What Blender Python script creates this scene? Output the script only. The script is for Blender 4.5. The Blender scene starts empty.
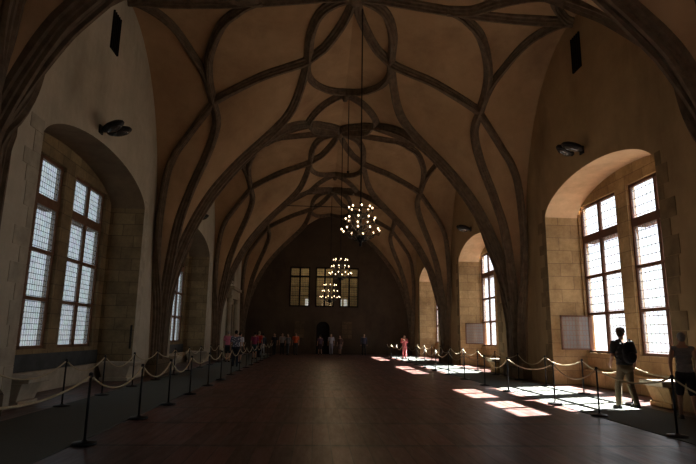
import bpy, bmesh, math, random
from mathutils import Vector, Matrix, Quaternion
random.seed(7)
S = bpy.context.scene
COL = S.collection
PI = math.pi

# ------------------------------------------------------------------ helpers
def tag(o, label, cat, group=None, kind=None):
    o['label'] = label; o['category'] = cat
    if group: o['group'] = group
    if kind: o['kind'] = kind
    return o

def empty(name, loc=(0, 0, 0), rz=0.0):
    o = bpy.data.objects.new(name, None); COL.objects.link(o)
    o.location = loc; o.rotation_euler = (0, 0, rz); o.empty_display_size = .2
    return o

class MB:
    """collects shapes for ONE mesh"""
    def __init__(s): s.v = []; s.f = []
    def add(s, vs, fs):
        k = len(s.v); s.v += [tuple(p) for p in vs]; s.f += [tuple(i + k for i in f) for f in fs]; return s
    def quad(s, a, b, c, d): return s.add([a, b, c, d], [(0, 1, 2, 3)])
    def box(s, x0, x1, y0, y1, z0, z1):
        vs = [(x, y, z) for z in (z0, z1) for y in (y0, y1) for x in (x0, x1)]
        return s.add(vs, [(0, 2, 3, 1), (4, 5, 7, 6), (0, 1, 5, 4), (2, 6, 7, 3), (0, 4, 6, 2), (1, 3, 7, 5)])
    def frustum(s, cx, cy, z0, z1, hx0, hy0, hx1, hy1):
        vs = [(cx + a * hx0, cy + b * hy0, z0) for b in (-1, 1) for a in (-1, 1)] + \
             [(cx + a * hx1, cy + b * hy1, z1) for b in (-1, 1) for a in (-1, 1)]
        return s.add(vs, [(0, 2, 3, 1), (4, 5, 7, 6), (0, 1, 5, 4), (2, 6, 7, 3), (0, 4, 6, 2), (1, 3, 7, 5)])
    def tube(s, pts, r, n=8, cap=True):
        pts = [Vector(p) for p in pts]; m = len(pts)
        rs = r if isinstance(r, (list, tuple)) else [r] * m
        t0 = (pts[1] - pts[0]).normalized()
        ref = Vector((0, 0, 1)) if abs(t0.z) < .9 else Vector((1, 0, 0))
        nrm = (ref - t0 * ref.dot(t0)).normalized()
        rings = []
        for i, p in enumerate(pts):
            t = (pts[min(i + 1, m - 1)] - pts[max(i - 1, 0)]).normalized()
            nrm = (nrm - t * nrm.dot(t)).normalized(); b = t.cross(nrm)
            rings.append([p + (nrm * math.cos(2 * PI * j / n) + b * math.sin(2 * PI * j / n)) * rs[i] for j in range(n)])
        vs = [q for rg in rings for q in rg]; fs = []
        for i in range(m - 1):
            for j in range(n):
                k = (j + 1) % n; fs.append((i * n + j, i * n + k, (i + 1) * n + k, (i + 1) * n + j))
        if cap: fs.append(tuple(range(n))[::-1]); fs.append(tuple((m - 1) * n + j for j in range(n)))
        return s.add(vs, fs)
    def ball(s, c, rx, ry=None, rz=None, n=12, m=8, rot=None):
        ry = rx if ry is None else ry; rz = rx if rz is None else rz
        c = Vector(c); vs = []; fs = []
        for i in range(m + 1):
            a = PI * i / m
            for j in range(n):
                b = 2 * PI * j / n
                p = Vector((rx * math.sin(a) * math.cos(b), ry * math.sin(a) * math.sin(b), rz * math.cos(a)))
                if rot: p = rot @ p
                vs.append(c + p)
        for i in range(m):
            for j in range(n):
                k = (j + 1) % n; fs.append((i * n + j, (i + 1) * n + j, (i + 1) * n + k, i * n + k))
        return s.add(vs, fs)
    def lathe(s, prof, c=(0, 0, 0), n=16):
        vs = []; fs = []; m = len(prof)
        for r, z in prof:
            for j in range(n):
                a = 2 * PI * j / n; vs.append((c[0] + r * math.cos(a), c[1] + r * math.sin(a), c[2] + z))
        for i in range(m - 1):
            for j in range(n):
                k = (j + 1) % n; fs.append((i * n + j, i * n + k, (i + 1) * n + k, (i + 1) * n + j))
        return s.add(vs, fs)
    def build(s, name, mat, parent=None, smooth=False, bevel=0, weld=False):
        me = bpy.data.meshes.new(name); me.from_pydata(s.v, [], s.f)
        bm = bmesh.new(); bm.from_mesh(me)
        if weld: bmesh.ops.remove_doubles(bm, verts=bm.verts, dist=1e-4)
        bmesh.ops.dissolve_degenerate(bm, edges=bm.edges, dist=1e-6)
        bmesh.ops.recalc_face_normals(bm, faces=bm.faces)
        bm.to_mesh(me); bm.free()
        if mat: me.materials.append(mat)
        if smooth:
            for p in me.polygons: p.use_smooth = True
        o = bpy.data.objects.new(name, me); COL.objects.link(o)
        if parent: o.parent = parent
        if bevel:
            b = o.modifiers.new('bevel', 'BEVEL'); b.width = bevel; b.segments = 2; b.limit_method = 'ANGLE'
        return o

# ------------------------------------------------------------------ materials
class NT:
    def __init__(s, name):
        s.m = bpy.data.materials.new(name); s.m.use_nodes = True; s.t = s.m.node_tree; s.t.nodes.clear()
        s.out = s.n('ShaderNodeOutputMaterial')
    def n(s, typ, **kw):
        x = s.t.nodes.new(typ)
        for k, v in kw.items():
            if k[0] == '_': x.inputs[k[1:].replace('_', ' ')].default_value = v
            else: setattr(x, k, v)
        return x
    def l(s, a, b): s.t.links.new(a, b)
    def ramp(s, fac, stops):
        r = s.n('ShaderNodeValToRGB'); e = r.color_ramp.elements
        while len(e) < len(stops): e.new(.5)
        for k, (p, c) in enumerate(stops): e[k].position = p; e[k].color = (*c, 1) if len(c) == 3 else c
        s.l(fac, r.inputs[0]); return r.outputs[0]
    def mix(s, fac, a, b, mode='MIX'):
        x = s.n('ShaderNodeMix', data_type='RGBA', blend_type=mode)
        for k, v in ((0, fac), (6, a), (7, b)):
            if hasattr(v, 'is_linked'): s.l(v, x.inputs[k])
            else: x.inputs[k].default_value = v if k == 0 else (*v, 1)
        return x.outputs[2]
    def math(s, op, a, b=0.0):
        x = s.n('ShaderNodeMath', operation=op)
        for k, v in ((0, a), (1, b)):
            if hasattr(v, 'is_linked'): s.l(v, x.inputs[k])
            else: x.inputs[k].default_value = v
        return x.outputs[0]
    def coords(s): return s.n('ShaderNodeTexCoord').outputs['Object']
    def noise(s, vec, scale, detail=6, rough=.6):
        x = s.n('ShaderNodeTexNoise', _Scale=scale, _Detail=detail, _Roughness=rough); s.l(vec, x.inputs['Vector']); return x.outputs['Fac']
    def mapping(s, vec, loc=(0, 0, 0), rot=(0, 0, 0), sc=(1, 1, 1)):
        x = s.n('ShaderNodeMapping'); s.l(vec, x.inputs[0])
        x.inputs['Location'].default_value = loc; x.inputs['Rotation'].default_value = rot; x.inputs['Scale'].default_value = sc
        return x.outputs[0]
    def bump(s, h, st=.3, dist=.02):
        b = s.n('ShaderNodeBump', _Strength=st, _Distance=dist); s.l(h, b.inputs['Height']); return b.outputs[0]
    def bsdf(s, col, rough=.8, metal=0., bump=None, spec=.3, em=None, ems=0.):
        b = s.n('ShaderNodeBsdfPrincipled')
        if hasattr(col, 'is_linked'): s.l(col, b.inputs['Base Color'])
        else: b.inputs['Base Color'].default_value = (*col, 1)
        if hasattr(rough, 'is_linked'): s.l(rough, b.inputs['Roughness'])
        else: b.inputs['Roughness'].default_value = rough
        b.inputs['Metallic'].default_value = metal; b.inputs['Specular IOR Level'].default_value = spec
        if bump: s.l(bump, b.inputs['Normal'])
        if em: b.inputs['Emission Color'].default_value = (*em, 1); b.inputs['Emission Strength'].default_value = ems
        s.l(b.outputs[0], s.out.inputs[0]); return s.m

def m_plain(name, col, rough=.8, metal=0., var=.15, scale=20, spec=.3, em=None, ems=0.):
    t = NT(name); c = t.coords(); f = t.noise(c, scale)
    lo = tuple(x * (1 - var) for x in col); hi = tuple(min(1, x * (1 + var)) for x in col)
    return t.bsdf(t.ramp(f, [(.3, lo), (.7, hi)]), rough, metal, t.bump(f, .15, .005), spec, em, ems)

def m_plaster(name, a, b, stain, sc=.35, lower=None, gain=None):
    """mottled old plaster; optional darker lower zone by height"""
    t = NT(name); c = t.coords()
    n1 = t.noise(c, sc, 8, .65); n2 = t.noise(c, sc * 5, 8, .7); n3 = t.noise(t.mapping(c, (3, 9, 1), sc=(1, 1, .35)), sc * 2.2, 6, .6)
    col = t.mix(t.ramp(n1, [(.35, (0, 0, 0)), (.65, (1, 1, 1))]), a, b)
    col = t.mix(t.ramp(n3, [(.5, (0, 0, 0)), (.75, (.75, .75, .75))]), col, stain)
    col = t.mix(.35, col, t.ramp(n2, [(.25, (.35, .35, .35)), (.75, (1, 1, 1))]), 'MULTIPLY')
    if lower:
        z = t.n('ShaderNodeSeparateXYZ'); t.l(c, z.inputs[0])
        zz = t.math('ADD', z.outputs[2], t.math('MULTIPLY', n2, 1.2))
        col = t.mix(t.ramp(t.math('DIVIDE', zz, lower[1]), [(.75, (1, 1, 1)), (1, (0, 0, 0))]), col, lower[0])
    return t.bsdf(col, .9, 0, t.bump(n2, .35, .02), .15)

def m_blocks(name, c1, c2, mortar, axis='Y', bw=.75, bh=.42, stain=(.05, .04, .03)):
    t = NT(name); c = t.coords(); s = t.n('ShaderNodeSeparateXYZ'); t.l(c, s.inputs[0])
    cb = t.n('ShaderNodeCombineXYZ')
    hor = t.math('ADD', s.outputs[0], s.outputs[1])
    t.l(hor, cb.inputs[0]); t.l(s.outputs[2], cb.inputs[1])
    b = t.n('ShaderNodeTexBrick', _Scale=1., _Mortar_Size=.012, _Mortar_Smooth=.2, _Bias=0., _Brick_Width=bw, _Row_Height=bh)
    b.inputs['Color1'].default_value = (*c1, 1); b.inputs['Color2'].default_value = (*c2, 1); b.inputs['Mortar'].default_value = (*mortar, 1)
    t.l(cb.outputs[0], b.inputs['Vector'])
    n1 = t.noise(c, 1.3, 8, .7); n2 = t.noise(c, 9, 6, .7)
    col = t.mix(t.ramp(n1, [(.4, (0, 0, 0)), (.75, (.7, .7, .7))]), b.outputs[0], stain)
    col = t.mix(.4, col, t.ramp(n2, [(.3, (.4, .4, .4)), (.7, (1, 1, 1))]), 'MULTIPLY')
    return t.bsdf(col, .88, 0, t.bump(t.math('SUBTRACT', n2, t.math('MULTIPLY', b.outputs[1], 1.5)), .4, .02), .15)

def m_floor():
    t = NT('floor_boards'); c = t.coords(); s = t.n('ShaderNodeSeparateXYZ'); t.l(c, s.inputs[0])
    cb = t.n('ShaderNodeCombineXYZ'); t.l(s.outputs[1], cb.inputs[0]); t.l(s.outputs[0], cb.inputs[1])
    b = t.n('ShaderNodeTexBrick', offset=0.0, _Scale=1., _Mortar_Size=.008, _Mortar_Smooth=.3, _Bias=0., _Brick_Width=2.05, _Row_Height=.27)
    b.inputs['Color1'].default_value = (.065, .027, .023, 1); b.inputs['Color2'].default_value = (.195, .082, .066, 1); b.inputs['Mortar'].default_value = (.008, .005, .004, 1)
    t.l(cb.outputs[0], b.inputs['Vector'])
    g = t.noise(t.mapping(c, sc=(9, .8, 1)), 2.0, 8, .7); w = t.noise(c, .45, 5, .6)
    col = t.mix(.55, b.outputs[0], t.ramp(g, [(.25, (.3, .3, .3)), (.75, (1, 1, 1))]), 'MULTIPLY')
    col = t.mix(t.ramp(w, [(.4, (0, 0, 0)), (.7, (.45, .45, .45))]), col, (.10, .085, .08))
    fy = t.math('FRACT', t.math('DIVIDE', t.math('ADD', s.outputs[1], .9), 2.05))
    joint = t.math('LESS_THAN', t.math('ABSOLUTE', t.math('SUBTRACT', fy, .5)), .026)
    col = t.mix(joint, col, (.012, .008, .007))
    rough = t.ramp(t.noise(t.mapping(c, sc=(5, .7, 1)), 1.6, 6, .7), [(.3, (.32,) * 3), (.7, (.5,) * 3)])
    # each board lies very slightly tilted, so reflections break up board by board
    h = t.math('ADD', t.math('MULTIPLY', g, .5), t.math('MULTIPLY', t.math('SUBTRACT', 1, b.outputs[1]), 1.0))
    return t.bsdf(col, rough, 0, t.bump(h, .12, .006), .4)

def m_glass(name, tint, lead=(.03, .03, .03), cell=(.085, .13), trans=.9, milk=(.6, .65, .7), milkf=.2):
    """leaded lattice pane in the YZ plane; transparent glass with lead cames"""
    t = NT(name); c = t.coords(); s = t.n('ShaderNodeSeparateXYZ'); t.l(c, s.inputs[0])
    hor = t.math('ADD', s.outputs[0], s.outputs[1])
    def line(v, period, wid):
        f = t.math('FRACT', t.math('DIVIDE', v, period))
        return t.math('LESS_THAN', t.math('ABSOLUTE', t.math('SUBTRACT', f, .5)), wid)
    wob = t.math('MULTIPLY', t.math('SINE', t.math('MULTIPLY', s.outputs[2], 2 * PI / cell[1])), .008)
    l = t.math('MAXIMUM', line(t.math('ADD', hor, wob), cell[0], .07), line(s.outputs[2], cell[1], .05))
    tr = t.n('ShaderNodeBsdfTransparent'); nz = t.noise(c, 2.2, 4, .6); cellv = t.n('ShaderNodeTexVoronoi', _Scale=7.); t.l(c, cellv.inputs['Vector'])
    v = t.mix(t.ramp(nz, [(.35, (0,) * 3), (.65, (1,) * 3)]), tuple(x * .72 for x in tint), tint)
    v = t.mix(.12, v, cellv.outputs['Color'], 'MULTIPLY')
    t.l(v, tr.inputs[0])
    df = t.n('ShaderNodeBsdfDiffuse'); df.inputs[0].default_value = (*milk, 1)
    tl = t.n('ShaderNodeBsdfTranslucent'); tl.inputs[0].default_value = (*milk, 1)
    m0 = t.n('ShaderNodeMixShader'); m0.inputs[0].default_value = .7; t.l(df.outputs[0], m0.inputs[1]); t.l(tl.outputs[0], m0.inputs[2])
    m1 = t.n('ShaderNodeMixShader'); m1.inputs[0].default_value = milkf; t.l(tr.outputs[0], m1.inputs[1]); t.l(m0.outputs[0], m1.inputs[2])
    gl = t.n('ShaderNodeBsdfGlossy'); gl.inputs['Roughness'].default_value = .1
    m15 = t.n('ShaderNodeMixShader'); m15.inputs[0].default_value = .04; t.l(m1.outputs[0], m15.inputs[1]); t.l(gl.outputs[0], m15.inputs[2])
    ld = t.n('ShaderNodeBsdfDiffuse'); ld.inputs[0].default_value = (*lead, 1)
    m2 = t.n('ShaderNodeMixShader'); t.l(l, m2.inputs[0]); t.l(m15.outputs[0], m2.inputs[1]); t.l(ld.outputs[0], m2.inputs[2])
    t.l(m2.outputs[0], t.out.inputs[0]); return t.m

def m_emit(name, col, st):
    t = NT(name); e = t.n('ShaderNodeEmission', _Strength=st); e.inputs[0].default_value = (*col, 1)
    t.l(e.outputs[0], t.out.inputs[0]); return t.m

M = {}
M['plaster_l'] = m_plaster('plaster_pale', (.62, .55, .42), (.50, .44, .33), (.32, .27, .19), .3)
M['plaster_r'] = m_plaster('plaster_ochre', (.53, .37, .20), (.42, .29, .15), (.26, .175, .095), .3)
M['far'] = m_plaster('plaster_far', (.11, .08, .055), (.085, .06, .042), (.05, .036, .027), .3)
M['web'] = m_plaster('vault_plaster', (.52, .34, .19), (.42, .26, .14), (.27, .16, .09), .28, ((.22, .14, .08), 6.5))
M['rib'] = m_plain('rib_stone', (.145, .102, .065), .8, var=.35, scale=4)
M['pier'] = m_blocks('pier_stone', (.20, .14, .08), (.14, .10, .06), (.06, .045, .03))
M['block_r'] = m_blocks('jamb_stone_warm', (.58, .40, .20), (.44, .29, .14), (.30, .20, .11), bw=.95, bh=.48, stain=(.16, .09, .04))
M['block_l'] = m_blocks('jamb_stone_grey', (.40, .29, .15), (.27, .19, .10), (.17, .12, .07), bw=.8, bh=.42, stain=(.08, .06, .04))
M['quoin_r'] = m_plain('quoin_warm', (.22, .15, .075), .9, var=.35, scale=2.5)
M['quoin_l'] = m_plain('quoin_grey', (.42, .37, .28), .9, var=.25, scale=2.5)
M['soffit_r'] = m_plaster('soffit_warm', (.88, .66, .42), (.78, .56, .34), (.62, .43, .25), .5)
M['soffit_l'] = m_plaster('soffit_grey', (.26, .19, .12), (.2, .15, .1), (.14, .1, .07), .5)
M['bench'] = m_plain('bench_stone', (.46, .40, .30), .8, var=.2, scale=3)
M['slate'] = m_plain('slate_band', (.055, .06, .06), .7, var=.3, scale=3)
M['floor'] = m_floor()
M['carpet'] = m_plain('carpet_grey', (.13, .14, .13), .95, var=.15, scale=60, spec=.05)
M['frame_l'] = m_plain('window_wood_brown', (.16, .075, .035), .6, var=.2, scale=8)
M['frame_r'] = m_plain('window_wood_dark', (.11, .05, .03), .6, var=.2, scale=8)
M['glass_l'] = m_glass('leaded_glass_grey', (.23, .25, .26), cell=(.12, .15), milkf=.1)
M['glass_r'] = m_glass('leaded_glass_clear', (.95, .97, 1.0), lead=(.75, .75, .78), cell=(.2, .26), milkf=.04)
M['glass_case'] = m_glass('leaded_glass_casement', (.75, .70, .62), lead=(.22, .14, .12), cell=(.12, .17), milkf=.35)
M['iron'] = m_plain('wrought_iron', (.012, .011, .011), .55, .6, var=.2)
M['post'] = m_plain('post_black', (.018, .018, .02), .4, .5, var=.1)
M['rope'] = m_plain('rope_cream', (.50, .42, .27), .85, var=.2, scale=60)
M['bulb'] = m_emit('bulb_glow', (1.0, .72, .42), 6.0)
M['candle'] = m_plain('candle_sleeve', (.35, .26, .16), .6)
M['void'] = m_plain('dark_opening', (.010, .008, .007), .9)
M['door'] = m_plain('dark_door_wood', (.035, .022, .015), .6, var=.3, scale=6)
M['portal'] = m_plain('portal_stone', (.36, .30, .21), .85, var=.2, scale=3)
M['lampmetal'] = m_plain('lamp_metal', (.016, .013, .012), .6, .2)
M['lens'] = m_plain('lamp_lens', (.06, .055, .05), .25, 0, spec=.8)
M['chapel'] = m_plain('chapel_plaster', (.40, .31, .18), .9, var=.25, scale=1.5)
M['amber'] = m_glass('far_window_glass', (.7, .62, .45), cell=(.14, .2), milkf=.08)

# ------------------------------------------------------------------ room numbers (metres; camera stands at the origin)
XC, HW, BL, YC0 = 1.08, 7.43, 12.3, 16.0
HY = BL / 2; Q = 2.4; ZT = 12.3; DOME = .55
XL, XR = XC - HW, XC + HW
Y0, Y1 = YC0 - BL - HY, YC0 + 2 * BL + HY      # back wall, far wall
BAYS = [YC0 + k * BL for k in (-1, 0, 1, 2)]

SH = [.22, .22]          # how far the cone behind the ribs is drawn in at low heights
def sh(z, k=0): return SH[k] * min(1, max(0, (ZT - .3 - z) / 4.5))
def Wx(z):
    t = min(max((z - 2) / (ZT - 2), 0), 1)
    return max(.07, .3 + (HW - .3) * (1 - (1 - t) ** .8) ** (1 / .55) - sh(z))
def Wy(z):
    z = min(max(z, 0), ZT); b = .9 + .7 * min(z / 5.7, 1)
    return max(.55, b + (HY - b) * (1 - math.sqrt(max(0, 1 - (max(0, z - 6) / (ZT - 6)) ** 2))) - sh(z, 1))
def G(dx, dy, z): return (abs(dx) / Wx(z)) ** Q + (abs(dy) / Wy(z)) ** Q - 1
def zs(dx, dy):
    g = G(dx, dy, ZT)
    if g >= 0: return ZT + DOME * math.sin(PI / 2 * min(1, g))
    if G(dx, dy, 0) <= 0: return 0
    a, b = 0, ZT
    for _ in range(34):
        m = (a + b) / 2
        if G(dx, dy, m) > 0: a = m
        else: b = m
    return (a + b) / 2

# ------------------------------------------------------------------ vault
def place(q, yc):
    """local pier coords (dx,dy,z) of one quarter bay -> world"""
    sx, sy = q
    def f(p):
        x = XL + p[0] if sx < 0 else XR - p[0]
        y = (yc - HY + p[1]) if sy < 0 else (yc + HY - p[1])
        return Vector((x, y, p[2]))
    return f
QUADS = [(-1, -1), (1, -1), (-1, 1), (1, 1)]

vault = MB()
NTH, NZ, NC = 30, 44, 10
levels = [ZT * (1 - (1 - i / NZ) ** 1.45) for i in range(NZ + 1)]
def quarter():
    pts = [[(Wx(z) * math.cos(PI / 2 * j / NTH) ** (2 / Q) if j < NTH else 0, Wy(z) * math.sin(PI / 2 * j / NTH) ** (2 / Q), z) for j in range(NTH + 1)] for z in levels]
    last = pts[-1]
    for i in range(1, NC + 1):
        t = i / NC
        pts.append([(p[0] + (HW - p[0]) * t, p[1] + (HY - p[1]) * t, zs(p[0] + (HW - p[0]) * t, p[1] + (HY - p[1]) * t)) for p in last])
    return pts
def set_sh(yc, q):   # the piers nearest the viewer are slimmer
    near = (yc == BAYS[0] and q[1] > 0) or (yc == BAYS[1] and q[1] < 0)
    SH[0], SH[1] = (.85, 1.3) if near else (.22, .22)
nc = NTH + 1; nr = len(levels) + NC
fs = [(i * nc + j, i * nc + j + 1, (i + 1) * nc + j + 1, (i + 1) * nc + j) for i in range(nr - 1) for j in range(NTH)]
for yc in BAYS:
    for q in QUADS:
        set_sh(yc, q); f = place(q, yc); vault.add([f(p) for r in quarter() for p in r], fs)
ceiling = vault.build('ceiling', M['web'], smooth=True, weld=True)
tag(ceiling, 'ochre plastered late gothic vault with looping stone ribs over the hall', 'ceiling', kind='structure')

def catmull(P, per=7):
    out = []; n = len(P)
    for i in range(n - 1):
        p0 = P[max(i - 1, 0)]; p1 = P[i]; p2 = P[i + 1]; p3 = P[min(i + 2, n - 1)]
        for k in range(per):
            t = k / per
            out.append(tuple(.5 * (2 * b + (c - a) * t + (2 * a - 5 * b + 4 * c - d) * t * t + (3 * b - a - 3 * c + d) * t ** 3)
                             for a, b, c, d in zip(p0, p1, p2, p3)))
    out.append(tuple(P[-1])); return out
def onto(p):
    dx, dy, z = p; dx = max(dx, 0.0); dy = max(dy, 0.0)
    w = min(1, max(0, (z - 9.3) / 2.2)); w = w * w * (3 - 2 * w)
    if w >= 1: return (dx, dy, zs(min(dx, HW), min(dy, HY)))
    k = (1 / max(G(dx, dy, z) + 1, 1e-6)) ** (1 / Q)
    q = (dx * (k * (1 - w) + w), dy * (k * (1 - w) + w))
    return (q[0], q[1], z * (1 - w) + zs(min(q[0], HW), min(q[1], HY)) * w)
def inward(p):
    dx, dy, z = p; e = .03
    if z < ZT - .05:
        g = Vector((G(dx + e, dy, z) - G(dx - e if dx > e else 0, dy, z), G(dx, dy + e, z) - G(dx, dy - e if dy > e else 0, z), G(dx, dy, z + e) - G(dx, dy, z - e)))
        if dy < .4: g.y *= dy / .4
        if dx < .05: g.x = abs(g.x)
    else:
        a = (zs(min(dx + e, HW), dy) - zs(dx - e, dy)) / (2 * e); b = (zs(dx, min(dy + e, HY)) - zs(dx, dy - e)) / (2 * e)
        g = Vector((a, b, -1))
    return g.normalized()
RIBS = {
 'a': [(.3, .05, .5), (.32, .05, 2), (.42, .08, 3.3), (.95, .16, 5.4), (1.8, .2, 7.3), (2.9, .15, 8.8), (3.9, .12, 9.9), (4.6, .38, 10.6), (5.1, .9, 11), (5.5, 1.9, 11.6), (5.8, 3.1, 12.1), (5.95, 4.6, 12.4), (6.42, 5.6, 12.7), (HW, HY, 12.8)],
 'b': [(.25, .55, .5), (.28, .6, 2), (.45, .85, 3.3), (.85, 1.15, 5.7), (1.45, 1.35, 7.2), (2.0, 1.6, 8.6), (2.3, 2.05, 9.7), (2.2, 2.62, 10.4), (2.12, 3.3, 11), (2.25, 3.95, 11.5), (2.85, 5.05, 12.2), (3.55, 5.8, 12.4), (4.3, HY, 12.4)],
 'c': [(.1, .9, .5), (.1, 1.0, 2), (.14, 1.25, 3.3), (.19, 1.59, 5.8), (.4, 1.78, 7.6), (.75, 1.95, 8.5), (1.2, 2.12, 9.1), (1.75, 2.35, 9.8), (2.2, 2.6, 10.3)],
 'd': [(.05, HY, 12.3), (.4, 5.95, 12.3), (1.05, 5.15, 12.1), (1.6, 4.05, 11.6), (2.0, 3.3, 11), (2.2, 2.62, 10.4)],
 'e': [(2.2, 2.6, 10.4), (3.2, 2.78, 11), (4.2, 2.95, 11.5), (5.2, 3.02, 11.9), (5.8, 3.15, 12.1), (6.4, 3.7, 12.3), (6.9, 4.5, 12.6), (7.25, 5.3, 12.8), (HW, HY, 12.8)],
 'f': [(5.8, 3.1, 12.1), (5.78, 2.5, 11.9), (6.0, 1.8, 11.9), (6.45, 1.05, 11.9), (6.95, .45, 12.1), (HW, .12, 12.3)],
 'f2': [(5.8, 3.1, 12.1), (5.77, 2.3, 11.9), (5.87, 1.4, 11.8), (6.15, .7, 11.8), (6.65, .25, 12.0), (HW, .1, 12.3)],
 'g': [(HW, HY, 12.85), (6, HY, 12.7), (4.3, HY, 12.4), (2.5, HY, 12.3), (1, HY, 12.3), (.02, HY, 12.3)],
}
PROFILE = [(-.19, .06), (-.18, -.10), (-.115, -.13), (-.105, -.22), (-.06, -.235), (-.045, -.33), (.045, -.33), (.06, -.235), (.105, -.22), (.115, -.13), (.18, -.10), (.19, .06)]
def rib_mesh(key, mb, f, scale=1.0):
    pts = [onto(p) for p in catmull(RIBS[key])]
    W = [f(p) for p in pts]
    N = []
    for p in pts:
        a = inward(p); o = f(p); q = f((p[0] + a.x, p[1] + a.y, p[2] + a.z)); N.append((q - o).normalized())
    for _ in range(6):
        N = [N[i] if i in (0, len(N) - 1) else (N[i - 1] + N[i] * 2 + N[i + 1]).normalized() for i in range(len(N))]
    vs = []; n = len(PROFILE)
    for i, p in enumerate(W):
        T = (W[min(i + 1, len(W) - 1)] - W[max(i - 1, 0)]).normalized()
        nn = (N[i] - T * N[i].dot(T)).normalized(); b = T.cross(nn)
        for (u, v) in PROFILE: vs.append(p + b * u * scale - nn * v * scale)
    fs = [(i * n + j, i * n + (j + 1) % n, (i + 1) * n + (j + 1) % n, (i + 1) * n + j) for i in range(len(W) - 1) for j in range(n)]
    fs += [tuple(range(n)), tuple((len(W) - 1) * n + j for j in range(n))]
    mb.add(vs, fs)
for yc in BAYS:
    for q in QUADS:
        set_sh(yc, q); f = place(q, yc)
        for key in 'abcdef':
            mb = MB(); rib_mesh('f2' if key == 'f' and q[1] < 0 else key, mb, f, (.92, .8)[key not in 'abe']); mb.build('vault_rib', M['rib'], ceiling)
    for sx in (-1, 1):
        mb = MB(); rib_mesh('g', mb, place((sx, -1), yc), .9); mb.build('vault_rib', M['rib'], ceiling)
    mb = MB(); mb.lathe([(0, -.42), (.16, -.40), (.22, -.3), (.2, -.1), (.2, .1)], (XC, yc, ZT + DOME), 14); mb.build('roof_boss', M['rib'], ceiling, smooth=True)
# iron ring boss where the arcs meet on each pier line
for yc in (BAYS[0] + HY, BAYS[1] + HY, BAYS[2] + HY):
    mb = MB(); mb.lathe([(0, -.5), (.1, -.48), (.16, -.3), (.16, .05)], (XC, yc, ZT), 12); mb.build('roof_boss', M['rib'], ceiling, smooth=True)

# ------------------------------------------------------------------ walls with niches
NYS = {1: (-3.55, 3.05), -1: (-4.0, 3.45)}; SPR, APX = 6.05, 7.05         # niche extent about the bay centre, springing and crown
def arch_z(y, yc, side):
    NY0, NY1 = NYS[side]
    t = (y - (yc + (NY0 + NY1) / 2)) / ((NY1 - NY0) / 2); t = max(-1, min(1, t))
    return SPR + (APX - SPR) * math.sqrt(max(0, 1 - t * t)) ** 1.15
DEPTHS = {1: 1.25, -1: 1.2}
def wall_side(side):
    NY0, NY1 = NYS[side]; DEPTH = DEPTHS[side]
    xw = XL if side < 0 else XR; xb = xw + side * DEPTH
    face = MB(); back = MB(); jamb = MB(); soff = MB(); quo = MB()
    name = 'wall_left' if side < 0 else 'wall_right'
    prev = Y0; top = 13.4
    for bi, yc in enumerate(BAYS):
        if side < 0 and bi == 3: continue
        a, b = yc + NY0, yc + NY1
        face.quad((xw, prev, 0), (xw, a, 0), (xw, a, top), (xw, prev, top)); prev = b
        n = 28; ys = [a + (b - a) * (1 - math.cos(PI * i / n)) / 2 for i in range(n + 1)]
        for y_, y2 in zip(ys[:-1], ys[1:]):
            z1, z2 = arch_z(y_, yc, side), arch_z(y2, yc, side)
            face.quad((xw, y_, z1), (xw, y2, z2), (xw, y2, top), (xw, y_, top))
            soff.quad((xw, y_, z1), (xw, y2, z2), (xb, y2, z2), (xb, y_, z1))
        for y_ in (a, b): jamb.quad((xw, y_, 0), (xb, y_, 0), (xb, y_, SPR), (xw, y_, SPR))
        # stone surround on the wall face: long and short blocks
        rnd = random.Random(bi + (10 if side > 0 else 0))
        for (yy, d) in ((a, -1), (b, 1)):
            z = 0.0; k = 0
            while z < SPR + .2:
                h = rnd.uniform(.36, .55); w = rnd.choice((.22, .34, .5)) if k % 2 else rnd.uniform(.42, .7)
                y_a, y_b = sorted((yy, yy + d * w))
                quo.box(min(xw, xw - side * .012), max(xw, xw - side * .012), y_a, y_b, z, min(z + h - .012, SPR + .3)); z += h; k += 1
        # back of the niche with two window openings
        ops = [(yc + o0, yc + o1) for o0, o1 in WOPEN]
        cur = a
        for o0, o1 in ops:
            back.quad((xb, cur, 0), (xb, o0, 0), (xb, o0, 7.3), (xb, cur, 7.3))
            back.quad((xb, o0, 0), (xb, o1, 0), (xb, o1, WZ0), (xb, o0, WZ0)); back.quad((xb, o0, WZ1), (xb, o1, WZ1), (xb, o1, 7.3), (xb, o0, 7.3))
            xo = xb + side * .30
            for y_ in (o0, o1): back.quad((xb, y_, WZ0), (xo, y_, WZ0), (xo, y_, WZ1), (xb, y_, WZ1))
            for z_ in (WZ0, WZ1): back.quad((xb, o0, z_), (xo, o0, z_), (xo, o1, z_), (xb, o1, z_))
            cur = o1
        back.quad((xb, cur, 0), (xb, b, 0), (xb, b, 7.3), (xb, cur, 7.3))
    face.quad((xw, prev, 0), (xw, Y1, 0), (xw, Y1, top), (xw, prev, top))
    s = 'l' if side < 0 else 'r'
    w = face.build(name, M['plaster_' + s])
    tag(w, 'pale grey plastered left wall with deep arched window niches' if side < 0 else 'ochre plastered right wall with deep arched window niches', 'wall', kind='structure')
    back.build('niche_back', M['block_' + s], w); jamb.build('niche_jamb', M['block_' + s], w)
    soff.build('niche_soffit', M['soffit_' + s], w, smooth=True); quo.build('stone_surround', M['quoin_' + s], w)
    pl = MB()
    for bi, yc in enumerate(BAYS):
        if side < 0 and bi == 3: continue
        x0, x1 = sorted((xb, xb - side * .22)); pl.box(x0, x1, yc + NY0, yc + NY1, 0, .55)
    pl.build('stone_plinth', M['bench'] if side < 0 else M['block_r'], w, bevel=.02)
    if side < 0:
        sl = MB()
        for bi, yc in enumerate(BAYS[:3]): sl.box(xb, xb + .03, yc + NY0, yc + NY1, .55, 1.0)
        sl.build('slate_course', M['slate'], w)
    return w
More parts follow.
